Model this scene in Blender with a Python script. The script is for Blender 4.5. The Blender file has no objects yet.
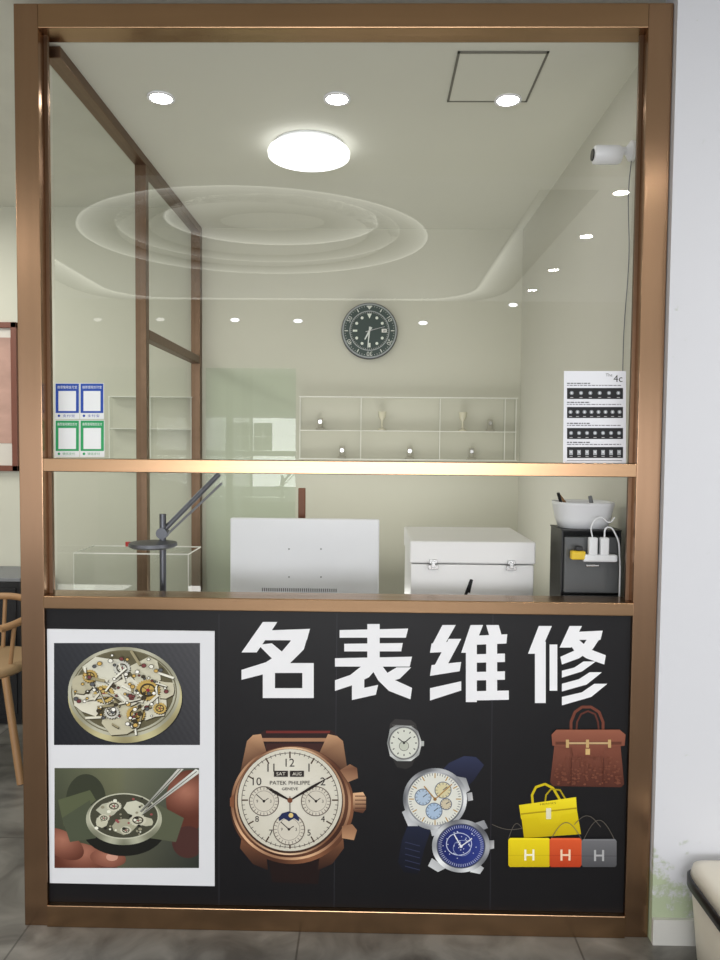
import bpy, bmesh, math, random
import numpy as np
from mathutils import Vector, Matrix
from mathutils.geometry import tessellate_polygon
random.seed(7)
S=bpy.context.scene
S.view_settings.view_transform='Standard'
S.view_settings.look='None'
COL=S.collection

# ---------------------------------------------------------------- camera fit
F=725.0; H=2.64
def basis(yaw,pit,rol):
    f=np.array([math.sin(yaw)*math.cos(pit),math.cos(yaw)*math.cos(pit),-math.sin(pit)])
    r0=np.array([math.cos(yaw),-math.sin(yaw),0.0]); u0=np.cross(r0,f)
    r=math.cos(rol)*r0+math.sin(rol)*u0; u=-math.sin(rol)*r0+math.cos(rol)*u0
    return r,u,f
def proj(p,P):
    r,u,f=basis(p[3],p[4],p[5]); d=np.array(P)-np.array([p[0],-p[1],p[2]])
    z=d@f
    return np.array([360+F*(d@r)/z,480-F*(d@u)/z])
OBS=np.array([13,3,674,3,25,925,648,938.0])
def resid(p):
    w=p[6]/2
    return np.concatenate([proj(p,q) for q in [(-w,0,H),(w,0,H),(-w,0,0),(w,0,0)]])-OBS
p=np.array([0,2.03,1.4,0,0.045,0,1.8])
for it in range(40):
    r0=resid(p); J=np.zeros((8,7))
    for i in range(7):
        q=p.copy(); q[i]+=1e-5; J[:,i]=(resid(q)-r0)/1e-5
    p=p-np.linalg.lstsq(J,r0,rcond=None)[0]
R,U,FW=basis(p[3],p[4],p[5]); C=np.array([p[0],-p[1],p[2]]); W=float(p[6])
cd=bpy.data.cameras.new('camera'); cam=bpy.data.objects.new('camera',cd); COL.objects.link(cam)
cd.sensor_fit='VERTICAL'; cd.sensor_height=36; cd.lens=F/960*36; cd.clip_start=0.02
cam.matrix_world=Matrix(((R[0],U[0],-FW[0],C[0]),(R[1],U[1],-FW[1],C[1]),(R[2],U[2],-FW[2],C[2]),(0,0,0,1)))
S.camera=cam
def ray(px,py): return FW+R*((px-360)/F)-U*((py-480)/F)
def onY(px,py,y):
    d=ray(px,py); t=(y-C[1])/d[1]; return Vector((C+d*t).tolist())
def onZ(px,py,z):
    d=ray(px,py); t=(z-C[2])/d[2]; return Vector((C+d*t).tolist())
def onX(px,py,x):
    d=ray(px,py); t=(x-C[0])/d[0]; return Vector((C+d*t).tolist())

# ---------------------------------------------------------------- materials
def lin(c):
    o=[]
    for v in c[:3]:
        v=max(0,v)/255.0
        o.append(v/12.92 if v<=0.04045 else ((v+0.055)/1.055)**2.4)
    return (o[0],o[1],o[2],1.0)
def mat(name,c,rough=0.5,metal=0.0,var=0.06,scale=8,bump=0.0,aniso=0.0,spec=0.5,stretch=(1,1,1),emit=None,es=0):
    m=bpy.data.materials.new(name); m.use_nodes=True; nt=m.node_tree; b=nt.nodes['Principled BSDF']
    L=nt.links; mp=nt.nodes.new('ShaderNodeMapping'); mp.inputs['Scale'].default_value=stretch
    nz=nt.nodes.new('ShaderNodeTexNoise'); nz.inputs['Scale'].default_value=scale; nz.inputs['Detail'].default_value=5
    g=nt.nodes.new('ShaderNodeNewGeometry')
    L.new(g.outputs['Position'],mp.inputs['Vector']); L.new(mp.outputs['Vector'],nz.inputs['Vector'])
    mx=nt.nodes.new('ShaderNodeMix'); mx.data_type='RGBA'
    a=lin(c); mx.inputs[6].default_value=tuple(min(1,x*(1+var)) for x in a[:3])+(1,); mx.inputs[7].default_value=tuple(x*(1-var) for x in a[:3])+(1,)
    L.new(nz.outputs['Fac'],mx.inputs[0]); L.new(mx.outputs[2],b.inputs['Base Color'])
    b.inputs['Roughness'].default_value=rough; b.inputs['Metallic'].default_value=metal
    b.inputs['Specular IOR Level'].default_value=spec; b.inputs['Anisotropic'].default_value=aniso
    if bump>0:
        bp=nt.nodes.new('ShaderNodeBump'); bp.inputs['Strength'].default_value=bump; bp.inputs['Distance'].default_value=0.005
        L.new(nz.outputs['Fac'],bp.inputs['Height']); L.new(bp.outputs['Normal'],b.inputs['Normal'])
    if emit:
        b.inputs['Emission Color'].default_value=lin(emit); b.inputs['Emission Strength'].default_value=es
    return m
def glassmat(name,tint,f0=0.04):
    m=bpy.data.materials.new(name); m.use_nodes=True; nt=m.node_tree; nt.nodes.clear(); L=nt.links
    o=nt.nodes.new('ShaderNodeOutputMaterial'); t=nt.nodes.new('ShaderNodeBsdfTransparent'); t.inputs[0].default_value=tint+(1,)
    g=nt.nodes.new('ShaderNodeBsdfGlossy'); g.inputs['Roughness'].default_value=0
    lw=nt.nodes.new('ShaderNodeLayerWeight'); lw.inputs[0].default_value=0.5
    pw=nt.nodes.new('ShaderNodeMath'); pw.operation='POWER'; pw.inputs[1].default_value=5; L.new(lw.outputs['Facing'],pw.inputs[0])
    ma=nt.nodes.new('ShaderNodeMath'); ma.operation='MULTIPLY_ADD'; ma.inputs[1].default_value=0.9; ma.inputs[2].default_value=f0; L.new(pw.outputs[0],ma.inputs[0])
    mx=nt.nodes.new('ShaderNodeMixShader'); L.new(ma.outputs[0],mx.inputs[0]); L.new(t.outputs[0],mx.inputs[1]); L.new(g.outputs[0],mx.inputs[2])
    L.new(mx.outputs[0],o.inputs[0]); return m
def panemat(name,refl):
    m=bpy.data.materials.new(name); m.use_nodes=True; nt=m.node_tree; b=nt.nodes['Principled BSDF']
    b.inputs['Base Color'].default_value=(1,1,1,1); b.inputs['Metallic'].default_value=1; b.inputs['Roughness'].default_value=0
    b.inputs['Alpha'].default_value=refl
    return m
def printmat(name,rough=0.4):
    m=bpy.data.materials.new(name); m.use_nodes=True; nt=m.node_tree; b=nt.nodes['Principled BSDF']
    a=nt.nodes.new('ShaderNodeVertexColor'); a.layer_name='Col'
    nt.links.new(a.outputs['Color'],b.inputs['Base Color']); b.inputs['Roughness'].default_value=rough; b.inputs['Specular IOR Level'].default_value=0.3
    return m
def emat(name,c,s):
    m=bpy.data.materials.new(name); m.use_nodes=True; nt=m.node_tree; nt.nodes.clear()
    o=nt.nodes.new('ShaderNodeOutputMaterial'); e=nt.nodes.new('ShaderNodeEmission'); e.inputs[0].default_value=lin(c); e.inputs[1].default_value=s
    nt.links.new(e.outputs[0],o.inputs[0]); return m
COPPER=mat('brushed_copper',(162,130,104),0.24,1.0,0.14,30,0.06,0.5,stretch=(1,1,0.06))
COPPERH=mat('brushed_copper_rail',(164,132,102),0.25,1.0,0.14,30,0.06,0.5,stretch=(0.06,1,1))
COPPERD=mat('dark_bronze',(120,98,80),0.4,1.0,0.12,30,0.05)
GLASS=panemat('clear_glass',0.08)
GLASS2=glassmat('side_glass',(0.93,0.95,0.92),0.03)
GREENG=glassmat('green_glass',(0.955,0.98,0.96),0.02)
BACKW=mat('cream_wall',(200,199,184),0.8,0,0.03,3,0.02)
WHITEW=mat('ceiling_paint',(218,218,206),0.8,0,0.02,3)
BOOTHR=mat('booth_side_paint',(202,201,190),0.8,0,0.03,3)
PRINT=printmat('printed_ink'); PRINTW=printmat('sticker_ink',0.5)
BLACKP=mat('black_poster_film',(20,19,22),0.36,0,0.1,5,spec=0.3)
WHITE=mat('white_plastic',(236,238,242),0.4,0,0.02,6)
WHITE2=mat('white_lacquer',(238,238,238),0.35,0,0.02,6)
GREY=mat('grey_plastic',(120,122,126),0.45)
BLACK=mat('black_plastic',(22,22,24),0.35)
CHROME=mat('chrome_metal',(200,200,200),0.2,1.0)
STEEL=mat('grey_steel',(104,106,112),0.4,0.8)
WOOD=mat('brown_wood',(120,72,44),0.5,0,0.3,12,0.05,stretch=(1,1,0.15))
TAN=mat('tan_wood',(160,122,84),0.5,0,0.2,12,0.05,stretch=(1,1,0.15))
CREAM=mat('cream_plastic',(214,208,194),0.4,0,0.03)
YEL=mat('yellow_plastic',(225,190,40),0.4)
RED=mat('red_plastic',(190,40,35),0.4)
LAMPE=emat('lamp_glow',(255,246,246),7); LAMPR=emat('lamp_rim_glow',(255,255,252),2.0)
DOWNE=emat('downlight_glow',(255,252,246),40); REFLDOTE=emat('reflected_dot_glow',(255,252,246),2.2)
HALLE=emat('hall_downlight_glow',(255,252,244),110)
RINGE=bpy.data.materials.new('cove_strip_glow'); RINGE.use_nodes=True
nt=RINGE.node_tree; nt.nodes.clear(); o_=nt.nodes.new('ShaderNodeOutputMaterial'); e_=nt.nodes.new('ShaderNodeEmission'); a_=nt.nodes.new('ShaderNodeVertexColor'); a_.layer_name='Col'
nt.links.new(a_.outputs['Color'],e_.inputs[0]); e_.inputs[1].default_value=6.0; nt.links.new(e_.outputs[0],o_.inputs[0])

# ---------------------------------------------------------------- object helpers
def setinfo(o,label=None,cat=None,group=None,kind=None):
    if label:o['label']=label
    if cat:o['category']=cat
    if group:o['group']=group
    if kind:o['kind']=kind
    return o
def adopt(o,par):
    o.parent=par; o.matrix_parent_inverse=Matrix.Translation(-par.location)
def make(name,vs,fs,m,par=None,smooth=False):
    vs=[Vector(v) for v in vs]
    lo=Vector((min(v.x for v in vs),min(v.y for v in vs),min(v.z for v in vs))); hi=Vector((max(v.x for v in vs),max(v.y for v in vs),max(v.z for v in vs)))
    o0=Vector(((lo.x+hi.x)/2,(lo.y+hi.y)/2,lo.z))
    me=bpy.data.meshes.new(name); me.from_pydata([v-o0 for v in vs],[],fs); me.update()
    if m: me.materials.append(m)
    if smooth:
        for pl in me.polygons: pl.use_smooth=True
    o=bpy.data.objects.new(name,me); o.location=o0; COL.objects.link(o)
    if par: adopt(o,par)
    return o
def frombm(name,bm,m,par=None,smooth=False):
    bm.verts.index_update()
    vs=[v.co.copy() for v in bm.verts]; fs=[[v.index for v in f.verts] for f in bm.faces]; bm.free()
    o=make(name,vs,fs,m,par,smooth); return o
def boxbm(bm,x0,x1,y0,y1,z0,z1,bev=0,seg=2):
    r=bmesh.ops.create_cube(bm,size=1); vs=r['verts']
    for v in vs:
        v.co=Vector(((x0+x1)/2+v.co.x*(x1-x0),(y0+y1)/2+v.co.y*(y1-y0),(z0+z1)/2+v.co.z*(z1-z0)))
    if bev>0:
        es=set(e for v in vs for e in v.link_edges)
        bmesh.ops.bevel(bm,geom=list(es),offset=bev,segments=seg,affect='EDGES',profile=0.5)
def box(name,x0,x1,y0,y1,z0,z1,m,bev=0,par=None,seg=2):
    bm=bmesh.new(); boxbm(bm,x0,x1,y0,y1,z0,z1,bev,seg); bmesh.ops.recalc_face_normals(bm,faces=bm.faces)
    return frombm(name,bm,m,par)
def boxes(name,L,m,bev=0,par=None):
    bm=bmesh.new()
    for b in L: boxbm(bm,*b,bev)
    bmesh.ops.recalc_face_normals(bm,faces=bm.faces)
    return frombm(name,bm,m,par)
def lathe(name,prof,c,m,par=None,axis='Z',n=48,sx=1,sy=1):
    vs=[];fs=[];c=Vector(c)
    for r,h in prof:
        for i in range(n):
            a=2*math.pi*i/n
            if axis=='Z': v=Vector((r*math.cos(a)*sx,r*math.sin(a)*sy,h))
            elif axis=='Y': v=Vector((r*math.cos(a)*sx,h,r*math.sin(a)*sy))
            else: v=Vector((h,r*math.cos(a),r*math.sin(a)))
            vs.append(c+v)
    k=len(prof)
    for j in range(k-1):
        for i in range(n):
            a=j*n+i;b=j*n+(i+1)%n; fs.append((a,b,b+n,a+n))
    if prof[0][0]>1e-5: fs.append(tuple(reversed(range(n))))
    if prof[-1][0]>1e-5: fs.append(tuple(range((k-1)*n,k*n)))
    o=make(name,vs,fs,m,par)
    bm=bmesh.new(); bm.from_mesh(o.data); bmesh.ops.remove_doubles(bm,verts=bm.verts,dist=1e-6); bmesh.ops.recalc_face_normals(bm,faces=bm.faces); bm.to_mesh(o.data); bm.free()
    for pl in o.data.polygons: pl.use_smooth=len(pl.vertices)<=4
    try: o.data.set_sharp_from_angle(angle=math.radians(35))
    except Exception: pass
    return o
def tube(name,pts,r,m,par=None,cyc=False,smoothc=False,res=3):
    cu=bpy.data.curves.new('t','CURVE'); cu.dimensions='3D'; cu.bevel_depth=r; cu.bevel_resolution=res; cu.use_fill_caps=True
    if smoothc:
        sp=cu.splines.new('BEZIER'); sp.bezier_points.add(len(pts)-1)
        for q,bp in zip(pts,sp.bezier_points): bp.co=q; bp.handle_left_type=bp.handle_right_type='AUTO'
    else:
        sp=cu.splines.new('POLY'); sp.points.add(len(pts)-1)
        for q,bp in zip(pts,sp.points): bp.co=(q[0],q[1],q[2],1)
    sp.use_cyclic_u=cyc
    ob=bpy.data.objects.new('t',cu); COL.objects.link(ob); bpy.context.view_layer.update()
    dg=bpy.context.evaluated_depsgraph_get(); me=bpy.data.meshes.new_from_object(ob.evaluated_get(dg))
    vs=[v.co.copy() for v in me.vertices]; fs=[list(f.vertices) for f in me.polygons]
    bpy.data.objects.remove(ob); bpy.data.curves.remove(cu); bpy.data.meshes.remove(me)
    return make(name,vs,fs,m,par,True)
def thing(name,loc,label,cat,group=None):
    o=bpy.data.objects.new(name,None); o.empty_display_size=0.1; o.location=loc; COL.objects.link(o)
    return setinfo(o,label,cat,group)

TCACHE={}
def textgeo(s):
    if s in TCACHE: return TCACHE[s]
    cu=bpy.data.curves.new('x','FONT'); cu.body=s; cu.resolution_u=3; cu.align_x='LEFT'
    ob=bpy.data.objects.new('x',cu); COL.objects.link(ob); bpy.context.view_layer.update()
    dg=bpy.context.evaluated_depsgraph_get(); me=bpy.data.meshes.new_from_object(ob.evaluated_get(dg))
    v=[(q.co.x,q.co.y) for q in me.vertices]; f=[list(a.vertices) for a in me.polygons]
    bpy.data.objects.remove(ob); bpy.data.curves.remove(cu); bpy.data.meshes.remove(me)
    TCACHE[s]=(v,f); return v,f
class Print:
    """flat printed artwork on a vertical board (plane y), drawn with measured outlines"""
    def __init__(s,y,step=3e-5): s.y=y; s.k=1; s.v=[]; s.f=[]; s.c=[]; s.step=step; s.hold=False
    def add(s,pts,faces,col):
        if not s.hold: s.k+=1
        b=len(s.v); yy=s.y-s.k*s.step
        for q in pts:
            w=onY(q[0],q[1],s.y); s.v.append(Vector((w.x,yy,w.z))); s.c.append(lin(col(q[0],q[1]) if callable(col) else col))
        s.f+= [[b+i for i in f] for f in faces]
    def poly(s,pts,col):
        t=tessellate_polygon([[Vector((a,b,0)) for a,b in pts]]); s.add(pts,[list(x) for x in t],col)
    def rect(s,x0,y0,x1,y1,col): s.poly([(x0,y0),(x1,y0),(x1,y1),(x0,y1)],col)
    def grid(s,x0,y0,x1,y1,col,nx=40,ny=30):
        P=[(x0+(x1-x0)*i/nx,y0+(y1-y0)*j/ny) for j in range(ny+1) for i in range(nx+1)]
        Fc=[[j*(nx+1)+i,j*(nx+1)+i+1,(j+1)*(nx+1)+i+1,(j+1)*(nx+1)+i] for j in range(ny) for i in range(nx)]
        s.add(P,Fc,col)
    def ell(s,cx,cy,rx,ry,col,rot=0,n=40,rings=1,clip=None):
        P=[(cx,cy)];Fc=[];cr,sr=math.cos(rot),math.sin(rot)
        for j in range(1,rings+1):
            for i in range(n):
                a=2*math.pi*i/n; x=rx*j/rings*math.cos(a); y=ry*j/rings*math.sin(a); X=cx+x*cr-y*sr;Y=cy+x*sr+y*cr
                if clip: X=min(max(X,clip[0]),clip[2]);Y=min(max(Y,clip[1]),clip[3])
                P.append((X,Y))
        for i in range(n): Fc.append([0,1+i,1+(i+1)%n])
        for j in range(1,rings):
            for i in range(n):
                a=1+(j-1)*n+i;b=1+(j-1)*n+(i+1)%n; Fc.append([a,a+n,b+n,b])
        s.add(P,Fc,col)
    def ring(s,cx,cy,rx,ry,w,col,rot=0,n=48,a0=0,a1=2*math.pi,wy=None):
        wy=wy or w; P=[];Fc=[];cr,sr=math.cos(rot),math.sin(rot)
        for i in range(n+1):
            a=a0+(a1-a0)*i/n
            for k in (0,1):
                x=(rx-k*w)*math.cos(a);y=(ry-k*wy)*math.sin(a);P.append((cx+x*cr-y*sr,cy+x*sr+y*cr))
        for i in range(n): Fc.append([2*i,2*i+1,2*i+3,2*i+2])
        s.add(P,Fc,col)
    def line(s,x0,y0,x1,y1,w,col,w1=None):
        w1=w if w1 is None else w1; dx,dy=x1-x0,y1-y0; l=math.hypot(dx,dy) or 1; nx,ny=-dy/l/2,dx/l/2
        s.add([(x0+nx*w,y0+ny*w),(x0-nx*w,y0-ny*w),(x1-nx*w1,y1-ny*w1),(x1+nx*w1,y1+ny*w1)],[[0,1,2,3]],col)
    def path(s,pts,w,col):
        for a,b in zip(pts,pts[1:]): s.line(a[0],a[1],b[0],b[1],w,col); s.ell(b[0],b[1],w/2,w/2,col,n=8)
    def ticks(s,cx,cy,r0,r1,n,w,col,ry=1.0):
        s.k+=1; h=s.hold; s.hold=True
        for i in range(n):
            a=2*math.pi*i/n; s.line(cx+r0*math.cos(a),cy+r0*math.sin(a)*ry,cx+r1*math.cos(a),cy+r1*math.sin(a)*ry,w,col)
        s.hold=h
    def gear(s,cx,cy,r,n,col,ry=1.0,hole=(60,52,34)):
        P=[]
        for i in range(n*2):
            a=math.pi*i/n; q=r if i%2 else r*0.86; P.append((cx+q*math.cos(a),cy+q*math.sin(a)*ry))
        s.poly(P,col); s.ring(cx,cy,r*0.62,r*0.62*ry,r*0.14,hole,n=24); s.ell(cx,cy,r*0.15,r*0.15*ry,(150,40,60),n=10)
        s.ticks(cx,cy,r*.15,r*.5,5,0.7,hole,ry)
    def text(s,t,cx,cy,h,col,w=None,rot=0):
        v,f=textgeo(t)
        if not v: return
        x0=min(a for a,b in v);x1=max(a for a,b in v);y0=min(b for a,b in v);y1=max(b for a,b in v)
        sy=h/max(y1-y0,1e-6); sx=sy if w is None else w/max(x1-x0,1e-6); cr,sr=math.cos(rot),math.sin(rot);P=[]
        for a,b in v:
            X=(a-(x0+x1)/2)*sx;Y=-(b-(y0+y1)/2)*sy;P.append((cx+X*cr-Y*sr,cy+X*sr+Y*cr))
        s.add(P,f,col)
    def done(s,name,par=None,m=None):
        o=make(name,s.v,s.f,m or PRINT,par)
        a=o.data.color_attributes.new('Col','FLOAT_COLOR','POINT')
        a.data.foreach_set('color',[x for c in s.c for x in c])
        bm=bmesh.new(); bm.from_mesh(o.data)
        for fc in bm.faces:
            fc.normal_update()
            if fc.normal.y>0: fc.normal_flip()
        bm.to_mesh(o.data); bm.free()
        return o
def metal(cx,cy,lo,hi,k=2,ph=0.6):
    def f(x,y):
        a=math.atan2(y-cy,x-cx); t=0.5+0.5*math.cos(k*a+ph)*math.cos(3*a-ph); return tuple(l+(h-l)*t for l,h in zip(lo,hi))
    return f
def vgrad(y0,y1,c0,c1):
    def f(x,y):
        t=min(1,max(0,(y-y0)/(y1-y0))); return tuple(a+(b-a)*t for a,b in zip(c0,c1))
    return f

# ---------------------------------------------------------------- key planes
YB=1.85; ZC=H-0.066; PW=0.068; hw=W/2; xi=hw-PW; xw=xi+0.042
zmid0=onY(343,474.5,0).z; zmid1=onY(343,461,0).z
zsil0=onY(343,612,0).z; zsil1=onY(343,599,0).z
zbot=onY(343,910,0).z
ZH=2.68

# ---------------------------------------------------------------- room shell
def struct(o): o['kind']='structure'; return o
fm=bpy.data.materials.new('grey_stone_tile'); fm.use_nodes=True; nt=fm.node_tree; b=nt.nodes['Principled BSDF']
g=nt.nodes.new('ShaderNodeNewGeometry'); n1=nt.nodes.new('ShaderNodeTexNoise'); n1.inputs['Scale'].default_value=5; n1.inputs['Detail'].default_value=9; n1.inputs['Distortion'].default_value=1.2
cr=nt.nodes.new('ShaderNodeValToRGB'); cr.color_ramp.elements[0].position=0.35; cr.color_ramp.elements[0].color=lin((84,82,79)); cr.color_ramp.elements[1].position=0.66; cr.color_ramp.elements[1].color=lin((132,130,125))
br=nt.nodes.new('ShaderNodeTexBrick'); br.inputs['Scale'].default_value=1.0; br.offset=0; br.inputs['Brick Width'].default_value=0.8; br.inputs['Row Height'].default_value=0.8; br.inputs['Mortar Size'].default_value=0.003
br.inputs['Color1'].default_value=(1,1,1,1);br.inputs['Color2'].default_value=(.93,.93,.93,1);br.inputs['Mortar'].default_value=(.45,.45,.45,1)
mp=nt.nodes.new('ShaderNodeMapping'); mp.inputs['Location'].default_value=(0.1,0.33,0)
mx=nt.nodes.new('ShaderNodeMix'); mx.data_type='RGBA'; mx.blend_type='MULTIPLY'; mx.inputs[0].default_value=1
L=nt.links; L.new(g.outputs['Position'],n1.inputs['Vector']); L.new(n1.outputs['Fac'],cr.inputs[0]); L.new(g.outputs['Position'],mp.inputs['Vector']); L.new(mp.outputs[0],br.inputs['Vector'])
L.new(cr.outputs[0],mx.inputs[6]); L.new(br.outputs['Color'],mx.inputs[7]); L.new(mx.outputs[2],b.inputs['Base Color']); b.inputs['Roughness'].default_value=0.35
struct(box('floor',-4.5,4.5,-8,YB+0.1,-0.1,0,fm))
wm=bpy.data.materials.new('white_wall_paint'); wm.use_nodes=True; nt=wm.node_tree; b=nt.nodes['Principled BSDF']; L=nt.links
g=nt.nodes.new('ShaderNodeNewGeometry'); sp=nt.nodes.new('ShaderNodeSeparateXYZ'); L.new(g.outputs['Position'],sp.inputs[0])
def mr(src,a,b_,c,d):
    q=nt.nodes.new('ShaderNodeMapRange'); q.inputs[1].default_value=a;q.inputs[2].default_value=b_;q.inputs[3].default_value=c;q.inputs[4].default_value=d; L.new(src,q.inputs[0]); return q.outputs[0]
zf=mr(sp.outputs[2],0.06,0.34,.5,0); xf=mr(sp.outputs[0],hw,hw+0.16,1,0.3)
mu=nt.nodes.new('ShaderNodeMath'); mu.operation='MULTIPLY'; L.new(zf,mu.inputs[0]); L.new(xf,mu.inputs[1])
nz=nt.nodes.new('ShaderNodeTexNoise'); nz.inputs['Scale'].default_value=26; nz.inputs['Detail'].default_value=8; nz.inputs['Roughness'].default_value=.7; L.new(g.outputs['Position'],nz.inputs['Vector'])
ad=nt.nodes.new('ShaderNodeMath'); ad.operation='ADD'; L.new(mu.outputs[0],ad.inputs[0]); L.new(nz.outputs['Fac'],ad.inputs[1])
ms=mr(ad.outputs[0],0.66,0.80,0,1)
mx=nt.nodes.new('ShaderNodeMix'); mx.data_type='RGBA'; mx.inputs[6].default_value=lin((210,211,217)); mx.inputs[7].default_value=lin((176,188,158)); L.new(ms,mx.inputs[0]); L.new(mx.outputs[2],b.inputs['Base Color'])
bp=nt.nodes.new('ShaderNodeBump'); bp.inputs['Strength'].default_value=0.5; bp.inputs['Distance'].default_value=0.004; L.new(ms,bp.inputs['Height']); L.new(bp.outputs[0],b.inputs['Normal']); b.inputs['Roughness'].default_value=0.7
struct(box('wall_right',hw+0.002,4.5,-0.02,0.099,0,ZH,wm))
struct(box('baseboard_right',hw+0.002,4.5,-0.032,-0.0202,0.0,0.075,mat('baseboard_white',(205,204,200),0.45)))
struct(box('wall_back',-4.5,4.5,YB,YB+0.1,0,ZH,BACKW))
struct(box('wall_booth_side',xw,xw+0.1,0.10,YB,0,ZC,BOOTHR))
struct(box('wall_left',-4.6,-4.5,-2.5,YB,0,ZH,BACKW))
struct(box('wall_street',-4.5,4.5,-8.1,-8,1.98,ZH,BACKW))
struct(box('ceiling',-4.5,4.5,-8,YB,ZH,ZH+0.08,mat('hall_ceiling_paint',(225,225,215),0.8)))
struct(box('ceiling_booth',-hw+0.01,xw+0.1,0.075,YB,ZC,ZC+0.06,WHITEW))

# ---------------------------------------------------------------- copper partition frame
fr=thing('partition_frame',(0,0.035,0),'tall brushed bronze frame holding large clear glass panes','window frame')
for sx in (-1,1):
    a,b_=(-hw,-xi) if sx<0 else (xi,hw)
    box('post',a,b_,0,0.075,0,H,COPPER,0.002,fr)
box('top_rail',-xi,xi,0.0,0.075,ZC,H,COPPERH,0.002,fr)
box('middle_rail',-xi,xi,0.0,0.075,zmid0,zmid1,COPPERH,0.002,fr)
box('sill',-xi,xi,-0.008,0.085,zsil0,zsil1,COPPERH,0.003,fr)
box('bottom_rail',-xi,xi,-0.006,0.075,0,zbot,COPPERH,0.002,fr)
YG=0.048
zg0=onY(343,300.5,YG).z; zg1=onY(343,176,YG).z
make('glass_pane',[(-xi,YG,zg0),(xi,YG,zg0),(xi,YG,zg1),(-xi,YG,zg1)],[(0,1,2,3)],GLASS,fr)
for a,b_,c,d in ((-xi,-xi+.010,zmid1,ZC),(xi-.010,xi,zmid1,ZC),(-xi,-xi+.010,zsil1,zmid0),(xi-.010,xi,zsil1,zmid0)):
    box('glazing_bead',a,b_,YG-.012,YG-.001,c,d,COPPERD,0,fr)

# ---------------------------------------------------------------- side partition inside
xl=-xi+0.0
y1=onX(150,400,xl+0.03).y; 
sd=thing('side_partition',(xl,0.95,0),'bronze framed glass side partition with a door bay','partition')
box('post',xl-0.022,xl+0.022,y1-0.02,y1+0.02,0,ZC,COPPERD,0.002,sd)
box('post',xl-0.024,xl+0.024,YB-0.05,YB-0.001,0,ZC,COPPERD,0.002,sd)
box('top_rail',xl-0.024,xl+0.024,0.09,YB-0.05,ZC-0.035,ZC-0.001,COPPERD,0.002,sd)
ztr=onX(178,348,xl+0.03).z
box('transom_rail',xl-0.022,xl+0.022,y1+0.022,YB-0.052,ztr-0.02,ztr+0.02,COPPERD,0.002,sd)
def xpane(nm,y0,y1_,z0,z1): return make(nm,[(xl,y0,z0),(xl,y1_,z0),(xl,y1_,z1),(xl,y0,z1)],[(0,1,2,3)],GLASS2,sd)
xpane('glass_pane',0.09,y1-0.022,0.0,ZC-0.036)
xpane('glass_pane',y1+0.022,YB-0.052,ztr+0.021,ZC-0.036)
xpane('glass_door',y1+0.03,YB-0.06,0.01,ztr-0.024)
a=onY(206,368,YB-.03); b_=onY(296,368,YB-.03)
setinfo(box('glass_board',a.x,b_.x,YB-.035,YB-.029,0.0,a.z,GREENG),'tall clear glass board with faint green tint by the wall','glass panel')

# ---------------------------------------------------------------- booth ceiling items
lc=onZ(309,153,ZC-0.03); er=onZ(350,153,ZC-0.03); lr=(er-lc).length
cl=thing('ceiling_lamp',(lc.x,lc.y,ZC),'round white flush ceiling lamp, switched on','ceiling lamp')
lathe('lamp_base',[(lr*0.85,-0.001),(lr*.88,-0.01),(lr*.85,-0.02),(lr*0.8,-0.02)],(lc.x,lc.y,ZC),WHITE,cl)
lathe('lamp_rim',[(lr*0.8,-0.0195),(lr*0.97,-0.022),(lr,-0.03),(lr*0.99,-.044),(lr*.9,-.046)],(lc.x,lc.y,ZC),LAMPR,cl)
lathe('lamp_shade',[(lr*0.9,-0.0465),(lr*0.5,-0.05),(0.0001,-0.052)],(lc.x,lc.y,ZC),LAMPE,cl)
def downlight(px,py,m,z,mirror=False,r=0.05,label='small round recessed downlight, switched on',group='booth ceiling downlights'):
    q=onZ(px,py,z)
    y=-q.y if mirror else q.y
    o=thing('downlight',(q.x,y,z),label,'downlight',group)
    lathe('trim_ring',[(r*1.25,-0.0005),(r*1.25,-0.006),(r*1.0,-0.006),(r*1.0,-0.0005)],(q.x,y,z),WHITE,o,n=24)
    lathe('light_disc',[(r,-0.002),(r*.98,-0.005),(0.0001,-0.006)],(q.x,y,z),m,o,n=24)
for px,py in [(161,97),(337,98),(508,99)]: downlight(px,py,DOWNE,ZC,r=0.036)
for px,py in [(62,297),(535,287),(557,266),(591,231),(628,185)]:
    downlight(px,py,HALLE,ZH,True,0.038,'small round hall downlight with white trim, switched on','hall ceiling downlights')
# tiny glowing discs on the back wall, imitating downlights reflected in the glass
for px,py in [(235,320),(298,321),(423,323),(513,305)]:
    q=onY(px,py,YB)
    o=thing('reflected_light_dot',(q.x,YB,q.z),'tiny glowing oval on the cream wall, standing in for a reflected downlight','reflected light','reflected light dots on the back wall')
    lathe('trim_ring',[(.027,0.0),(.027,-.003),(.022,-.003),(.022,0)],(q.x,YB,q.z),WHITE,o,'Y',24,1,.42)
    lathe('light_disc',[(.022,-.001),(.021,-.004),(0.0001,-.005)],(q.x,YB,q.z),REFLDOTE,o,'Y',24,1,.42)
def strip(fn,n,label,cyc=True):
    vs=[];fs=[];cs=[]
    for i in range(n):
        rows=fn(i/n if cyc else i/(n-1))
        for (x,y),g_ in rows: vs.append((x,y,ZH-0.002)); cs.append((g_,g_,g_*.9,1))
    k=len(rows)
    for i in range(n if cyc else n-1):
        j=(i+1)%n
        for m_ in range(k-1): fs.append((k*i+m_,k*i+m_+1,k*j+m_+1,k*j+m_))
    o=make('cove_light',vs,fs,RINGE); a=o.data.color_attributes.new('Col','FLOAT_COLOR','POINT'); a.data.foreach_set('color',[x for c in cs for x in c])
    return setinfo(o,label,'cove light',group='hall cove lights')
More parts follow.
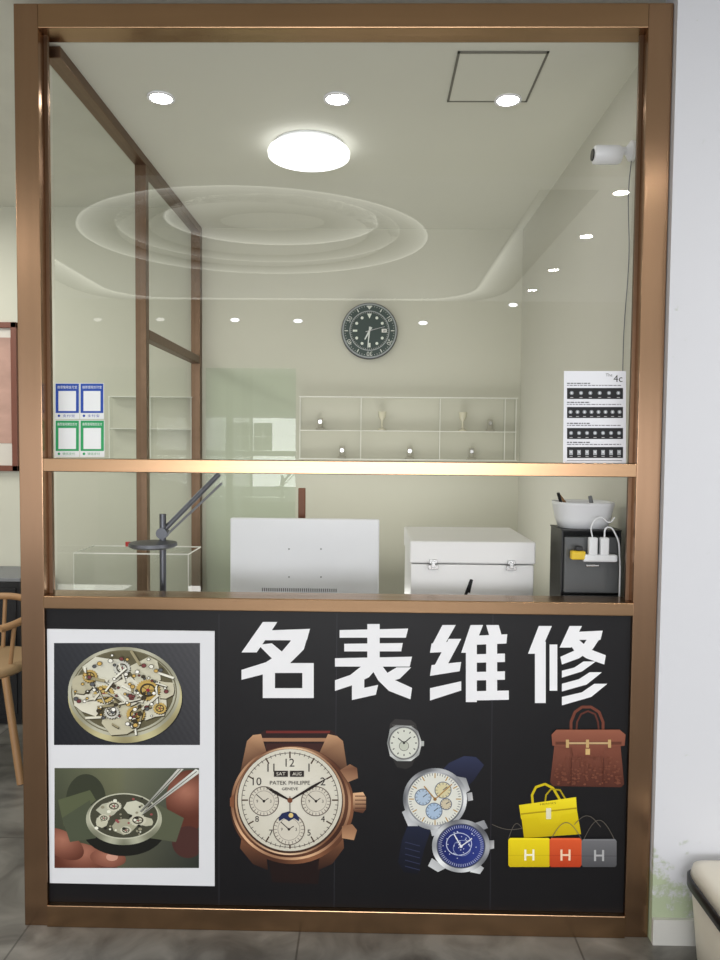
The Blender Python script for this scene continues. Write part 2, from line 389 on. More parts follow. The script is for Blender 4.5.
def ellf(x0,x1,yn,yf,wd,pk):
    n=onZ((x0+x1)/2,yn,ZH); f=onZ((x0+x1)/2,yf,ZH)
    cy=(n.y+f.y)/2; ry=(f.y-n.y)/2
    rows=[(abs(onZ((x0+x1)/2,yy,ZH).y-cy),yy) for yy in range(int(yn),int(yf)+1)]; row=min(rows)[1]
    a=onZ(x0,row,ZH);b=onZ(x1,row,ZH); cx=(a.x+b.x)/2; rx=(b.x-a.x)/2
    def fn(t):
        c,s=math.cos(2*math.pi*t),math.sin(2*math.pi*t)
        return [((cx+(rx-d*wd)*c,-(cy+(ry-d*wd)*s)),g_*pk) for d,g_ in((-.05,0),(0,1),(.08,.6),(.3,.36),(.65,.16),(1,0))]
    return fn
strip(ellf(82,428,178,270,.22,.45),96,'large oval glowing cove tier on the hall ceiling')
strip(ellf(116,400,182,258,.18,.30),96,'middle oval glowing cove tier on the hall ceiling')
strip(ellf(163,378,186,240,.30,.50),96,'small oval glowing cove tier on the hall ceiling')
A=onZ(472,297,ZH); B=onZ(575,150,ZH); Cc=onZ(118,297,ZH)
xr=(A.x+B.x)/2; xL=Cc.x; yf=-A.y; rc_=.45
ys_=-onZ(545,182,ZH).y
path=[(xr,ys_+(yf+rc_-ys_)*i/10,1,0,min(1,i/6)) for i in range(10)]
for i in range(9):
    a=math.pi/2*i/8; path.append((xr-rc_+rc_*math.cos(a),yf+rc_-rc_*math.sin(a),math.cos(a),-math.sin(a),1))
for i in range(9):
    a=math.pi/2*i/8; path.append((xL+rc_-rc_*math.sin(a),yf+rc_-rc_*math.cos(a),-math.sin(a),-math.cos(a),1))
path.append((xL,ys_,-1,0,1))
def pf_(t):
    x,y,nx,ny,fd=path[round(t*(len(path)-1))]
    return [((x+nx*d,y+ny*d),g_*.45*fd) for d,g_ in((-.03,0),(0,1),(.05,.6),(.14,.25),(.26,0))]
strip(pf_,len(path),'long glowing perimeter cove on the hall ceiling',False)
h0=onZ(447,101,ZC); h1=onZ(536,51,ZC); hx0,hx1=h0.x,onZ(527,101,ZC).x; hy0,hy1=min(h0.y,h1.y),max(h0.y,h1.y)
ht=thing('ceiling_hatch',((hx0+hx1)/2,(hy0+hy1)/2,ZC),'square white ceiling access hatch with a dark outline','ceiling hatch')
e=0.007
boxes('hatch_frame',[(hx0,hx1,hy0,hy0+e,ZC-.004,ZC-.0005),(hx0,hx1,hy1-e,hy1,ZC-.004,ZC-.0005),(hx0,hx0+e,hy0,hy1,ZC-.004,ZC-.0005),(hx1-e,hx1,hy0,hy1,ZC-.004,ZC-.0005)],mat('hatch_gap',(110,108,98),0.6),0,ht)
box('hatch_panel',hx0+e,hx1-e,hy0+e,hy1-e,ZC-.003,ZC-.0005,WHITEW,0,ht)

# ---------------------------------------------------------------- security camera
q=onX(634,155,xw); zc=q.z; yc=max(q.y,0.17)
sc=thing('security_camera',(xw,yc,zc),'white bullet security camera on a wall bracket','security camera')
lathe('mount',[(0.03,-.0005),(0.03,-0.012),(0.012,-0.025),(0.012,-0.045)],(xw,yc,zc+.012),WHITE,sc,'X',24)
lathe('camera_body',[(0.0001,-0.125),(0.014,-0.125),(0.026,-0.121),(0.028,-0.113),(0.028,-0.05),(0.024,-0.04),(0.0001,-0.039)],(xw,yc,zc),WHITE,sc,'X',32)
lathe('lens',[(0.0001,-0.1275),(0.017,-0.1275),(0.018,-0.1245),(0.0001,-0.1245)],(xw,yc,zc),BLACK,sc,'X',24)
pts=[(xw-0.006,yc,zc),(xw-0.012,yc+.004,zc-0.1),(xw-.004,yc+.01,zc-.3),(xw-.007,yc+.03,zc-.55),(xw-.004,yc+.03,zc-.8)]
tube('cable',pts,0.0016,GREY,sc,smoothc=True,res=2)

# ---------------------------------------------------------------- wall clock
cc=onY(369.5,332,YB); R1=(onY(397.5,332,YB)-cc).length
ck=thing('wall_clock',(cc.x,YB,cc.z-R1),'round dark green-grey wall clock styled like a diving watch','clock')
lathe('case',[(R1*.9,-0.0005),(R1*.98,-.01),(R1,-.03),(R1*.97,-.04),(R1*.94,-.042)],(cc.x,YB,cc.z),STEEL,ck,'Y',64)
bz=Print(YB-.044)
sc_=(onY(369.5,332,YB).z-onY(369.5,360,YB).z)/(onY(369.5,332,YB-.044).z-onY(369.5,360,YB-.044).z)
ccx,ccy=[float(v) for v in proj(p,(cc.x,YB-.044,cc.z))]
s=27.5*sc_
bz.ell(ccx,ccy,s*.97,s*.97,(60,74,70)); bz.ring(ccx,ccy,s*.98,s*.98,s*.05,(150,155,155))
for i in range(12):
    a=-math.pi/2+i*math.pi/6
    if i%2==0 and i: bz.text(str(i*5),ccx+s*.83*math.cos(a),ccy+s*.83*math.sin(a),4.2,(205,208,200),rot=a+math.pi/2)
    elif i: bz.line(ccx+s*.77*math.cos(a),ccy+s*.77*math.sin(a),ccx+s*.9*math.cos(a),ccy+s*.9*math.sin(a),1,(205,208,200))
    else: bz.poly([(ccx-3,ccy-s*.9),(ccx+3,ccy-s*.9),(ccx,ccy-s*.76)],(205,208,200))
bz.ticks(ccx,ccy,s*.86,s*.9,60,.5,(180,182,176))
bz.done('bezel',ck)
dp=Print(YB-.046)
dp.ell(ccx,ccy,s*.71,s*.71,(56,70,66)); dp.ring(ccx,ccy,s*.72,s*.72,s*.03,(160,165,165)); dp.ticks(ccx,ccy,s*.64,s*.68,60,.4,(180,180,175))
for i in range(12):
    a=-math.pi/2+i*math.pi/6; x,y=ccx+s*.53*math.cos(a),ccy+s*.53*math.sin(a)
    if i==0: dp.poly([(x-2.4,y-2.4),(x+2.4,y-2.4),(x,y+2.6)],(220,225,215))
    elif i in(6,9): dp.line(ccx+s*.44*math.cos(a),ccy+s*.44*math.sin(a),ccx+s*.6*math.cos(a),ccy+s*.6*math.sin(a),2,(220,225,215))
    elif i==3: dp.rect(x-2.5,y-1.8,x+2.5,y+1.8,(225,225,220)); dp.text('28',x,y,2.2,(30,30,30))
    else: dp.ell(x,y,1.5,1.5,(220,225,215),n=12)
dp.done('dial',ck)
def hand(nm,ang,l,w,colr,yoff):
    h=Print(YB-.05-yoff); a=math.radians(ang-90)
    h.line(ccx-4*math.cos(a),ccy-4*math.sin(a),ccx+l*math.cos(a),ccy+l*math.sin(a),w,colr,w*.5); h.done(nm,ck)
hand('hour_hand',208,10,2.2,(215,220,215),0); hand('minute_hand',186,17,1.6,(215,220,215),.002); hand('second_hand',75,16,.6,(200,200,200),.004)

# ---------------------------------------------------------------- pale glass cases on the back wall, built to imitate reflections
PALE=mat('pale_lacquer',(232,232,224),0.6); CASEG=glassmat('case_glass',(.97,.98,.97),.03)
def reflection_case(px0,px1,divs,label):
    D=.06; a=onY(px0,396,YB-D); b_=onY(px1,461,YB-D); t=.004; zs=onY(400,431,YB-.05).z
    ds=thing('reflection_cabinet',((a.x+b_.x)/2,YB,b_.z),label,'reflection cabinet','reflection cases on the back wall')
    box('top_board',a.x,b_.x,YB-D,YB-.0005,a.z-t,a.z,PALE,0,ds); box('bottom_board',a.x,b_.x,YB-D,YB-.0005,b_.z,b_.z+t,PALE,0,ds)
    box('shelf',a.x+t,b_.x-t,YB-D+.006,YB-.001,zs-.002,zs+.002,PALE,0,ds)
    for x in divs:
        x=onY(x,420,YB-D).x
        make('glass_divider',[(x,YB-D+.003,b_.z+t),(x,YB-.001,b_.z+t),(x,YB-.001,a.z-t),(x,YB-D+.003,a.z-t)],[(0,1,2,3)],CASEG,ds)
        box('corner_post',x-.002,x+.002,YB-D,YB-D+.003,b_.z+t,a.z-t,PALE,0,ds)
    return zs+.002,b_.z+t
zs,zbt=reflection_case(299,517,(300,361,440,505,516),'wide clear glass cabinet with slim pale edges, standing in for a reflection')
reflection_case(108,192,(109,150,191),'small clear glass cabinet with pale edges, standing in for a reflection')
CUP=mat('cup_glass',(206,202,180),0.2); DISP=mat('beige_velvet',(176,173,158),0.8)
for px in (382,462):
    x=onY(px,420,YB).x
    o=lathe('trophy',[(0.022,0),(0.022,.006),(.006,.015),(.005,.05),(.018,.07),(.022,.1),(.0001,.1)],(x,YB-.032,zs+.0005),CUP,None,n=24)
    setinfo(o,'small pale stemmed cup on the reflection cabinet','trophy',group='cups on the reflection cabinet')
for px,zz in ((320,zs),(342,zbt),(410,zbt),(472,zbt),(490,zs)):
    x=onY(px,440,YB-.03).x
    st=thing('watch_stand',(x,YB-.03,zz+.0005),'small beige stand showing a round steel watch','watch stand','watch stands in the reflection cabinet')
    box('base',x-.022,x+.022,YB-.045,YB-.012,zz+.0005,zz+.012,DISP,.002,st)
    box('holder',x-.013,x+.013,YB-.028,YB-.014,zz+.012,zz+.065,DISP,.003,st)
    lathe('watch',[(.0001,-.005),(.010,-.005),(.012,-.002),(.012,0)],(x,YB-.0285,zz+.044),CHROME,st,'Y',20)
ZD=0.75
q0=onY(302,488,0.66); 
setinfo(box('wooden_stand',q0.x-.013,q0.x+.013,0.647,0.673,ZD,q0.z,WOOD,.003),'slim upright brown wooden stand behind the monitor','stand')

# ---------------------------------------------------------------- desk
dk=thing('work_desk',(0,0.4,0),'white work desk along the glass counter','desk')
box('desktop',-xi+.06,xw-.002,0.10,0.72,ZD-.03,ZD,WHITE2,.003,dk)
for x in(-xi+.07,xi-.06):
    for y in(.12,.66): box('leg',x,x+.04,y,y+.04,0,ZD-.03,WHITE2,0,dk)

# ---------------------------------------------------------------- monitor
YM=0.50
a=onY(230,518,YM); b_=onY(379.5,518,YM)
mz0=ZD+.07; mo=thing('monitor',((a.x+b_.x)/2,YM,ZD),'white computer monitor seen from its back','monitor')
box('shell',a.x,b_.x,YM,YM+.03,mz0,a.z,WHITE,.006,mo,3)
mxc=(a.x+b_.x)/2
box('screen',a.x+.008,b_.x-.008,YM+.03,YM+.034,mz0+.012,a.z-.008,BLACK,0,mo)
vz=onY(300,590,YM).z
boxes('vent_grille',[(onY(262,590,YM).x+i*.0075,onY(262,590,YM).x+i*.0075+.0035,YM-.0012,YM+.001,vz-.006,vz+.006) for i in range(36)],GREY,0,mo)
for px,py in((289,549),(321,549),(289,577),(321,577)):
    w=onY(px,py,YM); lathe('screw',[(.0028,0),(.0028,-.001),(.0001,-.0015)],(w.x,YM,w.z),GREY,mo,'Y',10)
box('stand_neck',mxc-.035,mxc+.035,YM-.03,YM-.001,ZD+.01,mz0+.05,WHITE,.004,mo)
box('stand_base',mxc-.11,mxc+.11,YM-.10,YM+.12,ZD,ZD+.01,WHITE,.004,mo)

# ---------------------------------------------------------------- white latched box
YX=0.26
a=onY(410,541,YX); b_=onY(536,541,YX); zt=a.z
yb=onZ(470,527,zt).y
wb=thing('storage_box',((a.x+b_.x)/2,(YX+yb)/2,ZD),'white lacquered box with hinged lid and metal latches','box')
zl=onY(470,564,YX).z
box('body',a.x+.004,b_.x-.004,YX+.004,yb-.004,ZD,zl-.003,WHITE2,.004,wb)
box('lid',a.x,b_.x,YX,yb,zl,zt,WHITE2,.006,wb,3)
for px in(433,511):
    w=onY(px,565,YX); la=boxes('latch',[(w.x-.016,w.x+.016,YX-.006,YX+.001,zl-.018,zl-.004),(w.x-.012,w.x+.012,YX-.009,YX-.001,zl+.001,zl+.014),(w.x-.006,w.x+.006,YX-.012,YX-.004,zl-.012,zl+.010)],CHROME,.001,wb)
lp=Print(YX+.0025); lp.poly([(463,598),(466,598),(473,580),(470,579)],(28,28,30)); lp.poly([(466,592),(470,593),(473,580),(471,579)],(28,28,30)); lp.done('emblem',wb)

# ---------------------------------------------------------------- black drawer organiser with basket, plugs
YO=0.135
a=onY(563,530,YO); b_=onY(623,530,YO); zo=a.z; b_.x=min(b_.x,xw-.004)
og=thing('drawer_organizer',((a.x+b_.x)/2,YO+.1,ZD),'black plastic desktop drawer organizer with smoked drawers','organizer')
DARKC=mat('smoked_plastic',(70,72,76),0.15); DARKC2=mat('smoked_light_plastic',(96,98,100),0.15)
t=.005; zk=[ZD+.003,zo-(zo-ZD)*.74,zo-(zo-ZD)*.46,zo-.004]
box('side_panel',a.x,a.x+t,YO+.012,YO+.15,ZD,zo,BLACK,.001,og); box('side_panel',b_.x-t,b_.x,YO+.012,YO+.15,ZD,zo,BLACK,.001,og)
box('back_panel',a.x+t,b_.x-t,YO+.145,YO+.15,ZD,zo,BLACK,0,og); box('top_panel',a.x-.002,b_.x+.001,YO+.008,YO+.152,zo-.004,zo,BLACK,.001,og)
for z in zk[:3]: box('shelf_panel',a.x+t,b_.x-t,YO+.012,YO+.145,z-.003,z,BLACK,0,og)
for i,mm in ((0,DARKC),(1,DARKC),(2,DARKC2)):
    z0_,z1_=zk[i]+.003,zk[i+1]-.005-(.012 if i==2 else 0)
    box('drawer',a.x+.007,b_.x-.007,YO,YO+.13,z0_,z1_,mm,.003,og)
    box('handle',(a.x+b_.x)/2-.02,(a.x+b_.x)/2+.02,YO-.007,YO,(z0_+z1_)/2-.004,(z0_+z1_)/2+.004,CHROME,.002,og)
bc=Vector(((a.x+b_.x)/2-.008,YO+.085,zo))
def loft(name,secs,c,m,par=None,ex=4,n=48,capt=True):
    vs=[];fs=[]
    for z,hx,hy in secs:
        for i in range(n):
            t=2*math.pi*i/n; ct,st=math.cos(t),math.sin(t)
            vs.append((c[0]+hx*math.copysign(abs(ct)**(2/ex),ct),c[1]+hy*math.copysign(abs(st)**(2/ex),st),c[2]+z))
    for j in range(len(secs)-1):
        for i in range(n):
            k=(i+1)%n; fs.append((j*n+i,j*n+k,(j+1)*n+k,(j+1)*n+i))
    fs.append(tuple(reversed(range(n))))
    if capt: fs.append(tuple(range((len(secs)-1)*n,len(secs)*n)))
    return make(name,vs,fs,m,par,True)
bk=loft('basket',[(0.001,.072,.06),(.03,.082,.068),(.062,.088,.074),(.074,.091,.078),(.082,.091,.078),(.080,.085,.072),(.066,.08,.068),(.01,.066,.055)],bc,WHITE,None,3.0)
setinfo(bk,'white oval plastic basket on top of the organizer','basket')
def item(pts,r,m,name,label,cat): return setinfo(tube(name,pts,r,m),label,cat,'tools in the basket')
item([bc+Vector((-.05,0,.02)),bc+Vector((-.085,-.03,.108))],.005,BLACK,'screwdriver','thin black screwdriver lying in the white basket','screwdriver')
item([bc+Vector((-.01,.01,.02)),bc+Vector((-.075,-.01,.10))],.004,TAN,'chisel','slim tool with tan wooden handle in the white basket','tool')
item([bc+Vector((.035,-.02,.02)),bc+Vector((.01,-.04,.10))],.006,GREY,'pliers','grey handled pliers in the white basket','tool')
w=onY(600,556,YO-.03)
ps=thing('power_strip',(w.x,YO-.03,w.z-.02),'white power strip with yellow adapter and plugs','power strip')
box('strip_body',w.x-.05,w.x+.052,YO-.034,YO-.009,w.z-.018,w.z+.004,WHITE,.005,ps)
box('adapter',w.x-.085,w.x-.043,YO-.034,YO-.011,w.z-.012,w.z+.014,YEL,.004,ps)
box('plug',w.x-.072,w.x-.052,YO-.032,YO-.014,w.z+.015,w.z+.028,BLACK,.002,ps)
for dx in(-.02,.014): 
    box('plug',w.x+dx-.013,w.x+dx+.013,YO-.032,YO-.012,w.z+.002,w.z+.055,WHITE,.004,ps)
tube('cord',[(w.x+.014,YO-.02,w.z+.05),(w.x+.024,YO-.02,w.z+.085),(w.x+.05,YO-.02,w.z+.06),(w.x+.062,YO-.02,w.z-.01),(w.x+.064,YO-.02,w.z-.09),(w.x+.06,YO-.02,ZD+.005)],.0026,WHITE,ps,smoothc=True)
tube('cord',[(w.x-.02,YO-.02,w.z+.05),(w.x-.024,YO-.022,w.z+.09),(w.x-.0,YO-.022,w.z+.115),(w.x+.03,YO-.02,w.z+.10),(w.x+.045,YO-.018,w.z+.115)],.0022,WHITE,ps,smoothc=True)

# ---------------------------------------------------------------- magnifier lamp
YL=0.26
b0=onY(163,590,YL); b1=onY(163,514,YL); at=onY(219,474,YL+.08); ab=onY(161,533,YL)
ml=thing('magnifier_lamp',(b0.x,YL,ZD),'grey articulated magnifier lamp clamped to the desk','desk lamp')
lathe('base',[(.05,0),(.05,.012),(.02,.02),(.0001,.02)],(b0.x,YL,ZD),STEEL,ml,n=32)
tube('pole',[(b0.x,YL,ZD+.015),(b0.x,YL,b1.z)],.011,STEEL,ml)
tube('arm',[ab,at],.009,STEEL,ml)
tube('arm',[ab+Vector((.018,-.012,-.008)),at+Vector((.012,-.012,-.03))],.004,GREY,ml)
lathe('joint',[(.0001,-.016),(.018,-.016),(.018,.016),(.0001,.016)],(b0.x,YL,ab.z),STEEL,ml,'Y',24)
rc=onY(153,545,YL-.03)
lathe('lamp_head',[(.03,.0),(.065,.002),(.076,.008),(.074,.018),(.03,.022),(.0001,.022)],(rc.x,YL-.03,rc.z-.01),STEEL,ml,n=40)
lathe('knob',[(.0001,.02),(.008,.02),(.008,.034),(.0001,.034)],(rc.x-.08,YL-.03,rc.z-.025),RED,ml,n=16)
a=onY(74,553,.38); b_=onY(188,553,.38)
ac=thing('acrylic_case',((a.x+b_.x)/2,.47,ZD),'low clear acrylic display case on the desk','display case')
box('cover',a.x,b_.x,.38,.56,ZD,a.z,glassmat('acrylic',(.96,.97,.96),.03),0,ac)
e=.002
for args in ((a.x,b_.x,.38-e,.38,a.z-e,a.z+e),(a.x,b_.x,.56,.56+e,a.z-e,a.z+e),(a.x-e,a.x,.38,.56,a.z-e,a.z+e),(b_.x,b_.x+e,.38,.56,a.z-e,a.z+e),(a.x-e,a.x,.38-e,.38,ZD,a.z),(b_.x,b_.x+e,.38-e,.38,ZD,a.z)):
    box('edge',*args,PALE,0,ac)

# ---------------------------------------------------------------- black poster
YP=0.012
ps_=thing('advertising_board',(0,YP,zbot),'black glossy advertising board with white characters, watches and handbags','sign')
box('board',-xi+.0005,xi-.0005,YP,YP+.02,zbot+.0005,zsil0-.0005,BLACKP,0,ps_)
for x0,x1 in((337,334),(493,490),(219,219)):
    sm=Print(YP,6e-5); sm.line(x0,614,x1,910,.8,(42,42,48)); sm.done('panel_seam',ps_)
def ch(pr,ox,oy,w,h,polys):
    for P_ in polys: pr.poly([(ox+a*w/100,oy+b*h/100) for a,b in P_],(240,240,244))
ming=[[(30,0),(49,0),(40,14),(22,40),(2,40)],[(38,11),(92,9),(88,24),(32,24)],
 [(70,16),(91,12),(84,36),(66,54),(42,66),(2,76),(2,63),(34,53),(54,40),(66,26)],
 [(24,30),(42,28),(60,43),(44,50)],[(30,57),(46,52),(46,100),(30,100)],[(44,54),(97,54),(97,67),(40,67)],[(82,56),(97,56),(97,100),(82,100)],[(34,87),(92,87),(92,100),(34,100)]]
biao=[[(6,8),(95,6),(92,18),(6,18)],[(12,26),(88,25),(86,36),(12,36)],[(0,45),(100,43),(97,56),(0,56)],[(42,0),(58,0),(58,52),(42,52)],
 [(36,54),(58,54),(44,70),(24,80),(0,88),(0,74),(20,67)],[(22,70),(38,62),(38,84),(56,80),(53,93),(22,100)],[(46,56),(62,56),(74,72),(100,84),(98,99),(70,88),(56,74)],[(80,57),(99,57),(84,72),(70,76),(62,68)]]
wei=[[(16,0),(33,0),(18,27),(2,27)],[(2,24),(22,22),(20,35),(0,36)],[(24,18),(40,18),(20,56),(4,56)],[(2,52),(40,48),(38,60),(0,66)],[(0,82),(40,73),(40,85),(0,98)],
 [(52,0),(68,0),(54,36),(40,36)],[(46,22),(60,20),(60,100),(46,100)],[(72,0),(88,0),(92,14),(76,14)],[(54,14),(99,12),(98,24),(50,26)],[(56,38),(96,37),(96,48),(56,49)],[(56,61),(96,60),(96,71),(56,72)],[(50,86),(101,85),(101,97),(50,98)],[(72,18),(86,18),(86,90),(72,90)]]
xiu=[[(14,0),(31,0),(15,36),(0,36)],[(9,26),(23,20),(23,100),(9,100)],[(28,24),(38,24),(38,84),(28,84)],[(54,0),(70,0),(56,28),(41,28)],[(54,8),(97,6),(94,18),(50,18)],
 [(80,12),(96,12),(84,30),(66,42),(44,50),(42,40),(60,32),(72,24)],[(52,20),(64,16),(80,30),(101,38),(99,50),(76,42),(60,32)],
 [(72,46),(88,46),(70,59),(44,67),(44,58),(60,54)],[(80,60),(96,60),(76,76),(44,85),(44,75),(66,69)],[(86,75),(103,75),(82,92),(44,103),(44,92),(70,86)]]
tx=Print(YP,3e-5)
ch(tx,240,622,76,76,ming); tx.k=4; ch(tx,335,624,77,76,biao); tx.k=4; ch(tx,430,625,78,77,wei); tx.k=4; ch(tx,528,626,77,77,xiu)
tx.done('lettering',ps_)

# --- big chronograph
w1=Print(YP)
w1.poly([(258,735),(265,730),(331,730),(338,735),(334,758),(262,758)],(40,20,20)); w1.line(266,732,330,732,2.4,(110,40,36))
w1.rect(262,738,333,741.5,(170,126,96)); w1.rect(266,743.5,331,750,(60,30,26))
w1.poly([(268,856),(322,856),(318,884),(272,882)],(30,16,15))
for P_ in ([(247,741),(253,735),(261,734),(268,757),(240,774)],[(343,741),(337,736),(328,734),(318,756),(348,774)],[(242,836),(240,848),(253,864),(268,870),(266,852)],[(343,836),(344,848),(332,864),(318,870),(320,852)]):
    w1.poly(P_,vgrad(730,764,(216,170,130),(70,40,28)) if P_[0][1]<800 else vgrad(832,870,(140,94,66),(44,24,18)))
w1.ell(292,805,62,59,metal(292,805,(44,22,16),(140,92,64),2,.3),n=64)
w1.ell(291,803,60,57,metal(291,803,(84,46,30),(232,188,148),2,1.0),n=64)
w1.ell(291,803,57.5,54.5,metal(291,803,(60,32,22),(126,84,60),2,2.0),n=64)
w1.ell(290,801,55,54,metal(290,801,(112,72,50),(240,206,170),1,2.0),n=64)
w1.ell(290,801,53,52.3,(64,42,32),n=64)
w1.ell(290,800,52,51,lambda x,y:(230-(abs(x-290)+abs(y-790))*.25,226-(abs(x-290)+abs(y-790))*.26,214-(abs(x-290)+abs(y-790))*.3),n=64,rings=3)
w1.poly([(353,793),(363,792),(366,797),(366,809),(363,813),(353,811)],vgrad(792,813,(236,190,148),(80,46,32)))
for yy in(796,800,804,808): w1.line(355,yy,366,yy,.9,(70,38,28))
w1.poly([(340,770),(350,764),(357,768),(358,778),(348,782)],metal(349,773,(80,44,30),(236,190,148)))
w1.poly([(342,826),(352,824),(357,830),(354,840),(342,838)],metal(349,832,(80,44,30),(210,164,124)))
w1.poly([(230,798),(234,794),(234,808),(230,806)],(130,82,56))
w1.ring(290,800,48.5,47.5,.6,(60,50,44)); w1.ticks(290,800,45.5,48.5,60,.6,(60,50,44)); w1.ticks(290,800,42,48.5,12,1.4,(70,50,36))
DK=(38,30,28)
for t_,an in(('12',0),('1',30),('2',60),('4',120),('5',150),('7',210),('8',240),('10',300),('11',330)):
    a=math.radians(an-90); hh=8 if an in(0,30,60,300,330) else 6
    w1.text(t_,290+38*math.cos(a),800+37.5*math.sin(a),hh,DK)
for x,y,r in((264,801,15),(316,801,15),(289,829,16)):
    w1.ell(x,y,r,r,(214,208,194)); w1.ring(x,y,r,r,.9,(96,84,76)); w1.ring(x,y,r*.7,r*.7,.4,(120,108,100)); w1.ticks(x,y,r*.76,r*.94,24,.5,(80,70,64)); w1.line(x,y,x-r*.5,y-r*.45,.9,DK); w1.line(x,y,x+r*.3,y-r*.2,.8,DK); w1.ell(x,y,1.4,1.4,DK,n=10)
    w1.text('9',x-r*.45,y,3,DK); w1.text('3',x+r*.45,y,3,DK)
w1.poly([(279,821),(279,817),(282,813),(289,811),(296,813),(299,817),(299,821),(294,818),(289,821),(284,818)],(34,44,84)); w1.ell(291,815,2.4,2.4,(225,200,130),n=14)
for x,t_ in((281,'SAT'),(297,'AUG')): w1.rect(x-7,770.5,x+7,776.5,(44,38,36)); w1.text(t_,x,773.5,3.2,(224,220,208),w=9)
w1.text('PATEK PHILIPPE',290,782.5,3.8,DK,w=40); w1.text('GENEVE',290,788.5,2.8,DK,w=16)
for x1,y1_,wd in((266,787,3.4),(327,778,3)):
    mxx,myy=290+(x1-290)*.6,800+(y1_-800)*.6; w1.line(290,800,mxx,myy,1.4,DK,wd); w1.line(mxx,myy,x1,y1_,wd,DK,.4)
w1.line(290,812,290,796,.8,(60,50,48)); w1.ell(290,800,2.6,2.6,(120,70,48),n=16)
w1.done('chronograph_picture',ps_)
# --- small tonneau watch
w2=Print(YP)
w2.poly([(389,732),(390,724),(395,719),(411,720),(416,724),(418,732)],(52,50,50)); w2.poly([(391,756),(416,756),(412,766),(406,769),(397,767)],(44,42,42))
w2.line(392,725,414,726,.8,(90,88,86))
w2.poly([(390,729),(396,725),(411,726),(418,731),(422,743),(419,755),(411,761),(397,761),(390,756),(387,743)],metal(404,743,(110,112,112),(236,238,236)))
w2.ell(404,743,15.5,16.5,(150,152,150)); w2.ell(404,743,14,15,(216,218,208)); w2.ticks(404,743,11,13,12,1,(60,60,60)); w2.ell(404,746,5,5,(196,200,186)); w2.ring(404,746,5,5,.5,(90,90,86),n=20)
w2.line(404,743,398,738,1,(40,40,40)); w2.line(404,743,411,737,1,(40,40,40)); w2.ell(404,743,1.2,1.2,(40,40,40),n=8); w2.rect(421,741,424,746,(180,182,180)); w2.ring(404,743,15.5,16.5,.8,(90,90,90))
w2.done('tonneau_watch_picture',ps_)
# --- silver complicated watch
w3=Print(YP)
w3.poly([(440,772),(449,763),(464,756),(476,757),(484,765),(474,780),(462,792)],vgrad(756,790,(44,50,80),(18,20,38)))
w3.poly([(410,820),(432,826),(424,850),(418,874),(404,872),(398,862),(402,840)],vgrad(820,872,(30,36,60),(14,16,28)))
for k in range(5): w3.line(405,842+k*6,420,846+k*6,.8,(50,56,84))
for P_ in ([(420,776),(432,768),(442,772),(430,786)],[(455,776),(466,778),(470,790),(462,796)],[(402,812),(412,806),(418,826),(408,826)],[(430,828),(446,822),(444,834),(432,836)]): w3.poly(P_,metal(434,800,(120,122,126),(232,234,238)))
w3.ell(435,799,32,31,metal(435,799,(84,86,92),(248,250,252),2,.4),n=56); w3.ell(435,799,28.5,27.5,metal(435,799,(90,92,98),(190,192,198),1,2),n=56)
w3.ell(435,799,27,26,(224,224,216),n=48); w3.ticks(435,799,23.5,26,60,.6,(90,90,100)); w3.ticks(435,799,21,26,12,1,(180,140,60))
for x,y,r,c_ in((423,797,8.5,(176,194,214)),(443,790,8.5,(216,206,166)),(434,811,8.5,(168,190,216)),(446,804,6,(208,196,170))):
    w3.ell(x,y,r,r,c_,n=24); w3.ring(x,y,r,r,.8,(100,110,130),n=28); w3.ticks(x,y,r*.65,r*.9,12,.5,(80,84,100)); w3.line(x,y,x+r*.5,y-r*.4,.8,(60,60,80))
w3.line(435,799,424,786,1.2,(170,130,70)); w3.line(435,799,452,784,1.1,(170,130,70)); w3.ell(435,799,1.8,1.8,(150,110,60),n=10)
w3.poly([(467,793),(472,792),(473,800),(468,801)],metal(470,796,(120,120,124),(230,230,232)))
w3.done('silver_watch_picture',ps_)
w4=Print(YP-.0028)
for P_ in ([(432,858),(428,866),(438,872),(446,868)],[(476,862),(484,868),(480,874),(470,872)],[(438,828),(446,822),(452,826),(442,834)],[(472,824),(484,820),(488,828),(478,832)]): w4.poly(P_,metal(460,846,(110,112,118),(236,238,240)))
w4.ell(461,846,29,26.5,metal(461,846,(80,82,88),(250,252,254),2,1.2),n=56); w4.ell(461,846,24.5,22.5,(70,74,96),n=48)
w4.ell(461,846,23,21.2,lambda x,y:(24+(x-438)*.5,34+(x-438)*.6,96+(x-438)*.9),n=48,rings=2); w4.ticks(461,846,19.5,22.5,60,.5,(190,196,220),.92)
w4.ring(459,844,13,11.5,.8,(190,196,224)); w4.ring(462,848,9,8,.5,(150,160,200))
rs=random.Random(3)
for i in range(46):
    a=rs.random()*6.28; r=rs.random()*18; w4.ell(461+r*math.cos(a),846+r*.9*math.sin(a),.55,.55,(214,220,240),n=6)
w4.line(461,846,454,834,1.2,(226,228,236)); w4.line(461,846,472,838,1.1,(226,228,236)); w4.ell(461,846,1.6,1.6,(226,228,236),n=10)
w4.poly([(489,840),(494,840),(494,848),(490,849)],metal(491,844,(120,120,124),(230,230,232)))
w4.done('blue_dial_watch_picture',ps_)
